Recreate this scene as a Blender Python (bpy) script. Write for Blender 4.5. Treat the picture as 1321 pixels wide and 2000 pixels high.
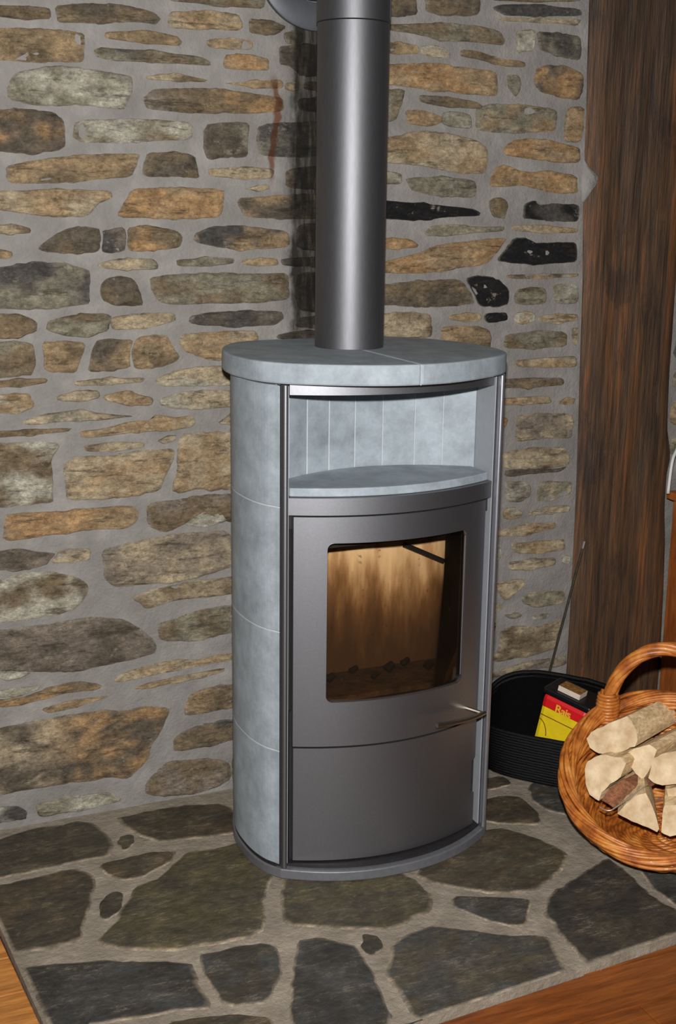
import bpy, math, random
from mathutils import Vector, Matrix, noise
R_ = random.Random(7)
scene = bpy.context.scene
for o in list(bpy.data.objects): bpy.data.objects.remove(o)
COL = scene.collection

# ------------------------------------------------------------------ camera, light, exposure
F, PITCH, ROLL, YAW = 2454.3, math.radians(13.523), math.radians(0.738), math.radians(23.946)
CAM = Vector((-1.1387, -2.5159, 1.4010))
FWD = Vector((math.sin(YAW)*math.cos(PITCH), math.cos(YAW)*math.cos(PITCH), -math.sin(PITCH)))
_rt = Vector((math.cos(YAW), -math.sin(YAW), 0)); _up = _rt.cross(FWD)
RT = math.cos(ROLL)*_rt + math.sin(ROLL)*_up
UP = -math.sin(ROLL)*_rt + math.cos(ROLL)*_up
cd = bpy.data.cameras.new('camera'); cam = bpy.data.objects.new('camera', cd); COL.objects.link(cam)
cd.sensor_fit = 'VERTICAL'; cd.sensor_height = 24.0; cd.sensor_width = 24.0*1321/2000; cd.lens = F*24.0/2000
cd.clip_start = 0.05
M = Matrix((RT, UP, -FWD)).transposed().to_4x4(); M.translation = CAM
cam.matrix_world = M
scene.camera = cam

world = bpy.data.worlds.new('world'); scene.world = world; world.use_nodes = True
bg = world.node_tree.nodes['Background']; bg.inputs[0].default_value = (1.0, 0.93, 0.84, 1); bg.inputs[1].default_value = 0.04

fl = bpy.data.lights.new('camera_flash', 'SPOT'); fl.energy = 380; fl.shadow_soft_size = 0.025; fl.color = (1, 0.985, 0.975)
fl.spot_size = math.radians(72); fl.spot_blend = 0.6
flo = bpy.data.objects.new('camera_flash', fl); COL.objects.link(flo); M2 = M.copy(); M2.translation = CAM + UP*0.15 + FWD*0.05; flo.matrix_world = M2

vs = scene.view_settings; vs.view_transform = 'Standard'; vs.look = 'None'; vs.exposure = 0.0; vs.gamma = 1.0
vs.use_curve_mapping = False

# ------------------------------------------------------------------ helpers
W = 0.2137                      # the stone wall stands at y = W
def ray(x, y): return FWD*F + RT*(x-660.5) + UP*(1000-y)
def atz(x, y, z=0.0): v = ray(x, y); return CAM + v*((z-CAM.z)/v.z)
def aty(x, y, Y=W): v = ray(x, y); return CAM + v*((Y-CAM.y)/v.y)
def atplane(x, y, P, n): v = ray(x, y); return CAM + v*((P-CAM).dot(n)/v.dot(n))
def proj(P):
    v = Vector(P)-CAM; z = v.dot(FWD); return (660.5+F*v.dot(RT)/z, 1000-F*v.dot(UP)/z)
def lin(c):
    return tuple(((v/255)/12.92 if v/255 <= .04045 else ((v/255+.055)/1.055)**2.4) for v in c)
def tag(o, label=None, cat=None, group=None, kind=None):
    if label: o['label'] = label
    if cat: o['category'] = cat
    if group: o['group'] = group
    if kind: o['kind'] = kind
    return o
def empty(name, loc, parent=None):
    o = bpy.data.objects.new(name, None); COL.objects.link(o); o.location = loc; o.empty_display_size = .05
    if parent: o.parent = parent
    return o
def wpos(o):
    p = Vector(o.location)
    while o.parent: o = o.parent; p += Vector(o.location)
    return p
def obj(name, verts, faces, mat, parent=None, smooth=False, origin=None, cols=None, bevel=0, sharp=None):
    """one mesh object from world-space vertices"""
    vs_ = [Vector(v) for v in verts]
    if origin is None:
        xs = [v.x for v in vs_]; ys = [v.y for v in vs_]; zs = [v.z for v in vs_]
        origin = Vector(((min(xs)+max(xs))/2, (min(ys)+max(ys))/2, min(zs)))
    origin = Vector(origin)
    me = bpy.data.meshes.new(name); me.from_pydata([v-origin for v in vs_], [], faces)
    if cols:
        ca = me.color_attributes.new('col', 'FLOAT_COLOR', 'POINT')
        for i, c in enumerate(cols): ca.data[i].color = (c[0], c[1], c[2], 1)
    if mat: me.materials.append(mat)
    if smooth:
        for p in me.polygons: p.use_smooth = True
    me.validate(); me.update()
    o = bpy.data.objects.new(name, me); COL.objects.link(o)
    if parent: o.parent = parent; o.location = origin - wpos(parent)
    else: o.location = origin
    if smooth and sharp:
        try: me.set_sharp_from_angle(angle=math.radians(sharp))
        except Exception: pass
    if bevel:
        b = o.modifiers.new('bevel', 'BEVEL'); b.width = bevel; b.segments = 2; b.limit_method = 'ANGLE'; b.angle_limit = .6
    return o
class MB:
    """collects shapes of one part"""
    def __init__(s): s.v = []; s.f = []
    def add(s, v, f):
        k = len(s.v); s.v += [Vector(p) for p in v]; s.f += [tuple(i+k for i in g) for g in f]; return s
    def box(s, a, b):
        x0, y0, z0 = a; x1, y1, z1 = b
        return s.add([(x0,y0,z0),(x1,y0,z0),(x1,y1,z0),(x0,y1,z0),(x0,y0,z1),(x1,y0,z1),(x1,y1,z1),(x0,y1,z1)],
                     [(0,3,2,1),(4,5,6,7),(0,1,5,4),(1,2,6,5),(2,3,7,6),(3,0,4,7)])
    def prism(s, pl, z0, z1):
        n = len(pl); v = [(p[0], p[1], z0) for p in pl] + [(p[0], p[1], z1) for p in pl]
        return s.add(v, [tuple(range(n-1, -1, -1)), tuple(range(n, 2*n))] + [(i, (i+1) % n, n+(i+1) % n, n+i) for i in range(n)])
    def tube(s, pts, r, k=8, closed=False, caps=True):
        pts = [Vector(p) for p in pts]; n = len(pts); v = []; f = []
        prev = None
        for i, p in enumerate(pts):
            a = pts[(i-1) % n] if (closed or i > 0) else p; b = pts[(i+1) % n] if (closed or i < n-1) else p
            t = (b-a).normalized()
            if prev is None:
                prev = t.orthogonal().normalized()
            nrm = (prev - t*prev.dot(t)).normalized(); prev = nrm; bn = t.cross(nrm)
            rr = r[i] if isinstance(r, (list, tuple)) else r
            for j in range(k):
                a_ = 2*math.pi*j/k; v.append(p + (nrm*math.cos(a_)+bn*math.sin(a_))*rr)
        m = n if closed else n-1
        for i in range(m):
            for j in range(k):
                i2 = (i+1) % n; f.append((i*k+j, i*k+(j+1) % k, i2*k+(j+1) % k, i2*k+j))
        if caps and not closed:
            f.append(tuple(range(k-1, -1, -1))); f.append(tuple((n-1)*k+j for j in range(k)))
        return s.add(v, f)
    def grid(s, P):        # P[i][j] points
        n = len(P); m = len(P[0])
        return s.add([p for row in P for p in row], [(i*m+j, i*m+j+1, (i+1)*m+j+1, (i+1)*m+j) for i in range(n-1) for j in range(m-1)])
    def build(s, name, mat, parent=None, **k): return obj(name, s.v, s.f, mat, parent, **k)
def catmull(pts, n=6, closed=False):
    P = [Vector(p) for p in pts]; L = len(P); out = []
    for i in range(L if closed else L-1):
        g = (lambda k: P[k % L]) if closed else (lambda k: P[max(0, min(L-1, k))])
        a, b, c, d = g(i-1), g(i), g(i+1), g(i+2)
        for k in range(n):
            t = k/n
            out.append(.5*((2*b)+(c-a)*t+(2*a-5*b+4*c-d)*t*t+(3*b-a-3*c+d)*t**3))
    if not closed: out.append(P[-1])
    return out

# ------------------------------------------------------------------ materials
def newmat(name):
    m = bpy.data.materials.new(name); m.use_nodes = True; nt = m.node_tree
    return m, nt, nt.nodes['Principled BSDF']
def N(nt, t, ins=None, **kw):
    n = nt.nodes.new(t)
    for k, v in kw.items(): setattr(n, k, v)
    for k, v in (ins or {}).items():
        if hasattr(v, 'is_output'): nt.links.new(v, n.inputs[k])
        else: n.inputs[k].default_value = v
    return n
def noise_(nt, vec, scale, detail=4, rough=.6, stretch=None, dist=0):
    if stretch:
        vec = N(nt, 'ShaderNodeMapping', {'Vector': vec, 'Scale': stretch}).outputs[0]
    return N(nt, 'ShaderNodeTexNoise', {'Vector': vec, 'Scale': scale, 'Detail': detail, 'Roughness': rough, 'Distortion': dist}).outputs['Fac']
def ramp(nt, fac, stops):
    r = nt.nodes.new('ShaderNodeValToRGB'); nt.links.new(fac, r.inputs[0]); e = r.color_ramp.elements
    while len(e) < len(stops): e.new(.5)
    for el, (p, c) in zip(e, stops):
        el.position = p; el.color = (*c, 1) if len(c) == 3 else c
    return r.outputs[0]
def mixc(nt, fac, a, b, mode='MIX'):
    n = nt.nodes.new('ShaderNodeMix'); n.data_type = 'RGBA'; n.blend_type = mode
    for i, v in ((0, fac), (6, a), (7, b)):
        if hasattr(v, 'is_output'): nt.links.new(v, n.inputs[i])
        else: n.inputs[i].default_value = v if i == 0 else (*v, 1) if len(v) == 3 else v
    return n.outputs[2]
def math_(nt, op, a, b=0.0, c=0.0):
    n = nt.nodes.new('ShaderNodeMath'); n.operation = op
    for i, v in enumerate((a, b, c)):
        if hasattr(v, 'is_output'): nt.links.new(v, n.inputs[i])
        else: n.inputs[i].default_value = v
    return n.outputs[0]
def sstep(nt, v, a, b):
    n = nt.nodes.new('ShaderNodeMapRange'); n.interpolation_type = 'SMOOTHSTEP'
    nt.links.new(v, n.inputs[0]); n.inputs[1].default_value = a; n.inputs[2].default_value = b
    return n.outputs[0]
def bump(nt, bsdf, h, strength=.5, dist=.01):
    b = N(nt, 'ShaderNodeBump', {'Height': h, 'Strength': strength, 'Distance': dist}); nt.links.new(b.outputs[0], bsdf.inputs['Normal'])
def pos(nt): return nt.nodes.new('ShaderNodeNewGeometry').outputs['Position']
def soot(nt, base):
    """tar that ran down the wall from the flue opening: black band and rust drips"""
    p = pos(nt); s = N(nt, 'ShaderNodeSeparateXYZ', {0: p})
    x, z = s.outputs[0], s.outputs[2]
    n = noise_(nt, p, 14, 4, .6, (5, 1, .7)); n2 = noise_(nt, p, 30, 3, .6)
    zm = math_(nt, 'MULTIPLY', sstep(nt, z, 1.0, 1.2), sstep(nt, z, 1.86, 1.78))
    xs = math_(nt, 'ADD', x, math_(nt, 'MULTIPLY', math_(nt, 'SUBTRACT', n2, .5), .035))
    wide = math_(nt, 'MULTIPLY', sstep(nt, xs, -.115, -.04), sstep(nt, xs, .10, .05))
    core = math_(nt, 'MULTIPLY', sstep(nt, xs, -.062, -.042), sstep(nt, xs, .065, .045))
    m = math_(nt, 'ADD', math_(nt, 'MULTIPLY', wide, math_(nt, 'MULTIPLY', n, .62)), math_(nt, 'MULTIPLY', core, math_(nt, 'MULTIPLY_ADD', n, .8, .16)))
    m = math_(nt, 'MINIMUM', math_(nt, 'MULTIPLY', m, zm), .93)
    c = mixc(nt, m, base, lin((22, 19, 15)))
    rx = math_(nt, 'ADD', x, math_(nt, 'MULTIPLY', math_(nt, 'SUBTRACT', noise_(nt, p, 18, 2, .5), .5), .05))
    rm = math_(nt, 'MULTIPLY', math_(nt, 'MULTIPLY', sstep(nt, rx, -.106, -.098), sstep(nt, rx, -.082, -.090)),
               math_(nt, 'MULTIPLY', sstep(nt, z, 1.44, 1.50), sstep(nt, z, 1.70, 1.66)))
    return mixc(nt, math_(nt, 'MULTIPLY', rm, .8), c, lin((92, 52, 26)))
# mortar of the wall
MORT, nt, b = newmat('mortar')
p = pos(nt)
c = ramp(nt, noise_(nt, p, 9, 5, .65), [(.3, lin((114, 111, 107))), (.52, lin((131, 127, 123))), (.72, lin((150, 146, 141)))])
c = mixc(nt, math_(nt, 'MULTIPLY', noise_(nt, p, 3, 2), .3), c, lin((118, 112, 102)))
nt.links.new(soot(nt, c), b.inputs['Base Color']); b.inputs['Roughness'].default_value = .95; b.inputs['Specular IOR Level'].default_value = .15
bump(nt, b, math_(nt, 'ADD', noise_(nt, p, 25, 5, .65), math_(nt, 'MULTIPLY', noise_(nt, p, 160, 3, .6), .3)), .6, .012)
# stones of the wall
STONE, nt, b = newmat('wall_stone')
p = pos(nt); at = N(nt, 'ShaderNodeAttribute', attribute_name='col').outputs['Color']
g1 = noise_(nt, p, 20, 10, .80, (1, 1, 1.7)); g2 = noise_(nt, p, 95, 8, .82, (.8, 1, 1.3)); g3 = noise_(nt, p, 36, 10, .78, (1, 1, 1.3)); g4 = noise_(nt, p, 26, 9, .75, (.45, 1, 3.2))
v1 = ramp(nt, g1, [(.32, (.36, .34, .32)), (.44, (.78, .77, .76)), (.55, (1.04, 1.03, 1.01)), (.68, (1.5, 1.46, 1.38))])
c = mixc(nt, 1.0, at, v1, 'MULTIPLY')
c = mixc(nt, 1.0, c, ramp(nt, g2, [(.34, (.5, .49, .48)), (.5, (1, 1, 1)), (.66, (1.5, 1.5, 1.5))]), 'MULTIPLY')
c = mixc(nt, math_(nt, 'MULTIPLY', sstep(nt, g4, .46, .36), .65), c, lin((66, 55, 42)))
c = mixc(nt, math_(nt, 'MULTIPLY', sstep(nt, g3, .575, .66), .55), c, lin((190, 178, 152)))
nt.links.new(soot(nt, c), b.inputs['Base Color']); b.inputs['Roughness'].default_value = .85; b.inputs['Specular IOR Level'].default_value = .25
bump(nt, b, math_(nt, 'ADD', g1, math_(nt, 'MULTIPLY', g2, .35)), .9, .016)
# slate of the hearth
SLATE, nt, b = newmat('hearth_slate')
p = pos(nt); at = N(nt, 'ShaderNodeAttribute', attribute_name='col').outputs['Color']
g1 = noise_(nt, p, 10, 10, .8, (1, 1.6, 1)); g2 = noise_(nt, p, 70, 8, .8, (.7, 1.3, 1)); g3 = noise_(nt, p, 9, 9, .7, (.45, 2.2, 1)); g5 = noise_(nt, p, 40, 8, .8)
c = mixc(nt, 1.0, at, ramp(nt, g1, [(.30, (.42, .42, .44)), (.5, (.92, .92, .92)), (.68, (1.6, 1.52, 1.38))]), 'MULTIPLY')
c = mixc(nt, 1.0, c, ramp(nt, g2, [(.32, (.55, .55, .55)), (.52, (1.0, 1.0, 1.0)), (.7, (1.6, 1.6, 1.6))]), 'MULTIPLY')
vein = math_(nt, 'ABSOLUTE', math_(nt, 'SUBTRACT', g3, .5))
c = mixc(nt, math_(nt, 'MULTIPLY', math_(nt, 'MULTIPLY', sstep(nt, vein, .010, .0), sstep(nt, g1, .47, .6)), .75), c, lin((158, 146, 124)))
c = mixc(nt, math_(nt, 'MULTIPLY', sstep(nt, g5, .60, .68), .45), c, lin((134, 126, 112)))
nt.links.new(c, b.inputs['Base Color']); b.inputs['Roughness'].default_value = .55; b.inputs['Specular IOR Level'].default_value = .4
bump(nt, b, math_(nt, 'ADD', g1, math_(nt, 'MULTIPLY', g2, .35)), .7, .012)
# grout of the hearth
GROUT, nt, b = newmat('hearth_grout')
p = pos(nt)
c = ramp(nt, noise_(nt, p, 14, 5, .7), [(.3, lin((124, 114, 100))), (.52, lin((146, 135, 119))), (.74, lin((172, 160, 143)))])
c = mixc(nt, math_(nt, 'MULTIPLY', noise_(nt, p, 90, 4, .7), .35), c, lin((96, 86, 74)))
nt.links.new(c, b.inputs['Base Color']); b.inputs['Roughness'].default_value = .9
bump(nt, b, noise_(nt, p, 45, 5, .7), .6, .01)
def simple(name, col, rough=.5, metal=0.0, var=.12, scale=20, bumpd=0, spec=.5, stretch=None, col2=None):
    m, nt, b = newmat(name); p = pos(nt); n = noise_(nt, p, scale, 4, .6, stretch)
    a = lin(col); c2 = lin(col2) if col2 else tuple(x*(1-2*var) for x in a); hi = a if col2 else tuple(min(1, x*(1+var)) for x in a)
    nt.links.new(ramp(nt, n, [(.32, c2), (.68, hi)]), b.inputs['Base Color'])
    b.inputs['Roughness'].default_value = rough; b.inputs['Metallic'].default_value = metal; b.inputs['Specular IOR Level'].default_value = spec
    if bumpd: bump(nt, b, noise_(nt, p, scale*3, 4, .6, stretch), .5, bumpd)
    return m
SOAP, nt, b = newmat('soapstone')
p = pos(nt); g1 = noise_(nt, p, 16, 9, .72); g2 = noise_(nt, p, 130, 5, .7)
c = ramp(nt, g1, [(.3, lin((124, 132, 137))), (.52, lin((146, 155, 161))), (.75, lin((167, 176, 183)))])
c = mixc(nt, math_(nt, 'MULTIPLY', sstep(nt, g2, .62, .8), .35), c, lin((200, 208, 212)))
c = mixc(nt, math_(nt, 'MULTIPLY', sstep(nt, g2, .36, .22), .45), c, lin((95, 102, 106)))
nt.links.new(c, b.inputs['Base Color']); b.inputs['Roughness'].default_value = .62; b.inputs['Specular IOR Level'].default_value = .35
bump(nt, b, g2, .15, .002)
PAINT = simple('grey_stove_paint', (143, 143, 147), .48, 1.0, .03, 200)
MATTE = simple('matte_grey_sheet', (150, 153, 157), .6, .1, .03, 60)
PAINTP = simple('grey_pipe_paint', (106, 106, 109), .52, .92, .04, 200, 0, .5, (1, 1, .2))
DARKM = simple('dark_inner_steel', (46, 44, 44), .55, .4, .1, 60)
ALU = simple('satin_steel_strip', (178, 178, 184), .36, .9, .03, 100)
COLLAR = simple('dark_grey_collar', (84, 86, 90), .5, .4, .05, 50)
BASEM = simple('base_steel', (118, 118, 122), .5, .5, .06, 80)
STEELH = simple('brushed_handle_steel', (176, 164, 146), .28, 1.0, .05, 80)
BLACK = simple('black_woven_fibre', (6, 6, 7), .45, 0, .35, 180, .003, .22)
BLACKP = simple('black_plastic', (17, 17, 20), .35, 0, .1, 40)
RED = simple('red_print', (206, 24, 28), .45, 0, .04, 30)
YEL = simple('yellow_print', (226, 196, 26), .45, 0, .06, 30)
GOLD = simple('golden_lettering', (226, 176, 48), .5, 0, .05, 60)
BRN = simple('brown_print_line', (120, 66, 16), .5)
CHALK = simple('chalky_joint', (184, 190, 194), .8, 0, .05, 60)
LININ = simple('black_lining', (4, 4, 5), .9, 0, .2, 60, 0, .1)
CARD = simple('matchbox_card', (208, 192, 176), .7, 0, .06, 60)
CARDT = simple('matchbox_print', (158, 112, 52), .6, 0, .2, 120, col2=(92, 62, 30))
WIRE = simple('bright_wire', (214, 206, 194), .3, .8, .03)
POKER = simple('poker_steel', (78, 72, 64), .45, .7, .15, 90)
CABLE = simple('white_cable_sheath', (205, 203, 198), .5, 0, .03)
def wood(name, stops, scale, stretch, rough, bumpd=.004, rings=None):
    m, nt, b = newmat(name); p = pos(nt)
    g = noise_(nt, p, scale, 7, .7, stretch); h = noise_(nt, p, scale*4, 4, .6, stretch)
    c = ramp(nt, g, [(a, lin(cc)) for a, cc in stops])
    c = mixc(nt, 1.0, c, ramp(nt, h, [(.3, (.72, .7, .68)), (.65, (1.1, 1.1, 1.1))]), 'MULTIPLY')
    if rings:
        k = noise_(nt, p, 5, 6, .7, (1.3, 1, .6))
        c = mixc(nt, math_(nt, 'MULTIPLY', sstep(nt, k, .46, .34), .6), c, lin(rings[0]))
        c = mixc(nt, math_(nt, 'MULTIPLY', sstep(nt, k, .58, .70), .55), c, lin(rings[1]))
    nt.links.new(c, b.inputs['Base Color']); b.inputs['Roughness'].default_value = rough
    bump(nt, b, math_(nt, 'ADD', g, math_(nt, 'MULTIPLY', h, .4)), .5, bumpd)
    return m
POST = wood('old_dark_timber', [(.30, (36, 25, 17)), (.44, (64, 45, 29)), (.56, (86, 59, 35)), (.66, (116, 70, 33)), (.78, (74, 52, 34))], 8, (3.4, 3.4, .2), .65, .012, ((34, 26, 21), (92, 70, 49)))
PLK1 = wood('pine_floor_lit', [(.3, (166, 104, 44)), (.55, (202, 134, 64)), (.75, (216, 152, 80))], 9, (.35, 3.2, 1), .35, .002)
PLK2 = wood('pine_floor_dim', [(.3, (110, 56, 20)), (.55, (140, 76, 29)), (.75, (156, 88, 36))], 9, (.35, 3.2, 1), .35, .002)  # same pine, darker and redder: dimmer light on the right boards put into colour
CABW = wood('cabinet_pine', [(.3, (120, 62, 24)), (.55, (150, 82, 34)), (.75, (164, 94, 42))], 6, (2, 2, .4), .45, .002)
LOGE = simple('log_end_grain', (226, 204, 168), .85, 0, .12, 26, .004, .2, None, (190, 160, 122))
LOGS = wood('split_log_side', [(.3, (190, 160, 116)), (.55, (224, 196, 150)), (.75, (240, 216, 174))], 20, (.8, 1.4, 2.5), .85, .006)
BARK = wood('log_bark', [(.3, (84, 58, 40)), (.55, (150, 96, 62)), (.75, (166, 126, 92))], 24, (.8, 1.4, 2), .9, .008)
WICK, nt, b = newmat('varnished_willow')
p = pos(nt); g = noise_(nt, p, 26, 4, .6); h = noise_(nt, p, 140, 3, .6)
c = ramp(nt, g, [(.28, lin((120, 62, 22))), (.46, lin((178, 100, 36))), (.6, lin((204, 128, 52))), (.78, lin((224, 164, 92)))])
c = mixc(nt, math_(nt, 'MULTIPLY', h, .35), c, lin((120, 60, 24)))
nt.links.new(c, b.inputs['Base Color']); b.inputs['Roughness'].default_value = .42; b.inputs['Coat Weight'].default_value = .12
WICKD = simple('willow_lining', (112, 58, 24), .5, 0, .3, 60, .004)
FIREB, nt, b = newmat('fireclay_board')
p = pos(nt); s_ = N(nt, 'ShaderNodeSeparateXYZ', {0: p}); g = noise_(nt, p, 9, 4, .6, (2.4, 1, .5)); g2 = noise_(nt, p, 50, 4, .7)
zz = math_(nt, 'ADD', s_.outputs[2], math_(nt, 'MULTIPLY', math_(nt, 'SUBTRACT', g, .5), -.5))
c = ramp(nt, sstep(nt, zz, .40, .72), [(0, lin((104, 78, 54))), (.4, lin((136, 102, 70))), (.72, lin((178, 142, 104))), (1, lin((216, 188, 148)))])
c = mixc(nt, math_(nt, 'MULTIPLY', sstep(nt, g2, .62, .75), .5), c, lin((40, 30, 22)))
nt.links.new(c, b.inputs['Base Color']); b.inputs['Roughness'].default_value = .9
GLASS = bpy.data.materials.new('sooty_stove_glass'); GLASS.use_nodes = True; nt = GLASS.node_tree
nt.nodes.remove(nt.nodes['Principled BSDF']); out = nt.nodes['Material Output']
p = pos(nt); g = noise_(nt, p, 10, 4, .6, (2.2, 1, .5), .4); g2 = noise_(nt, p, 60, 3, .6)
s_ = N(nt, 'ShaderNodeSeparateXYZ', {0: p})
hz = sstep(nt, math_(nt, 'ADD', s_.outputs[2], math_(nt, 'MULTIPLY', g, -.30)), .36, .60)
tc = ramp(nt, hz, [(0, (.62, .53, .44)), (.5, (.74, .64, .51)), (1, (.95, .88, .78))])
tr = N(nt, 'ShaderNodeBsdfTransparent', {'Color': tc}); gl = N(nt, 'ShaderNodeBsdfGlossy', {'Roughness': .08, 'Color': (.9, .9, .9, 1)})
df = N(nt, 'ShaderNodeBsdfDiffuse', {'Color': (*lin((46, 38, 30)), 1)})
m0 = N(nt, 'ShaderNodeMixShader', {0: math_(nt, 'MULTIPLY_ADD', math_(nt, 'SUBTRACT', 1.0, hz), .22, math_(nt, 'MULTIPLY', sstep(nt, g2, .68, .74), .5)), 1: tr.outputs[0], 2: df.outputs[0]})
fr = N(nt, 'ShaderNodeFresnel', {'IOR': 1.4})
m1 = N(nt, 'ShaderNodeMixShader', {0: fr.outputs[0], 1: m0.outputs[0], 2: gl.outputs[0]}); nt.links.new(m1.outputs[0], out.inputs[0])

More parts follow.
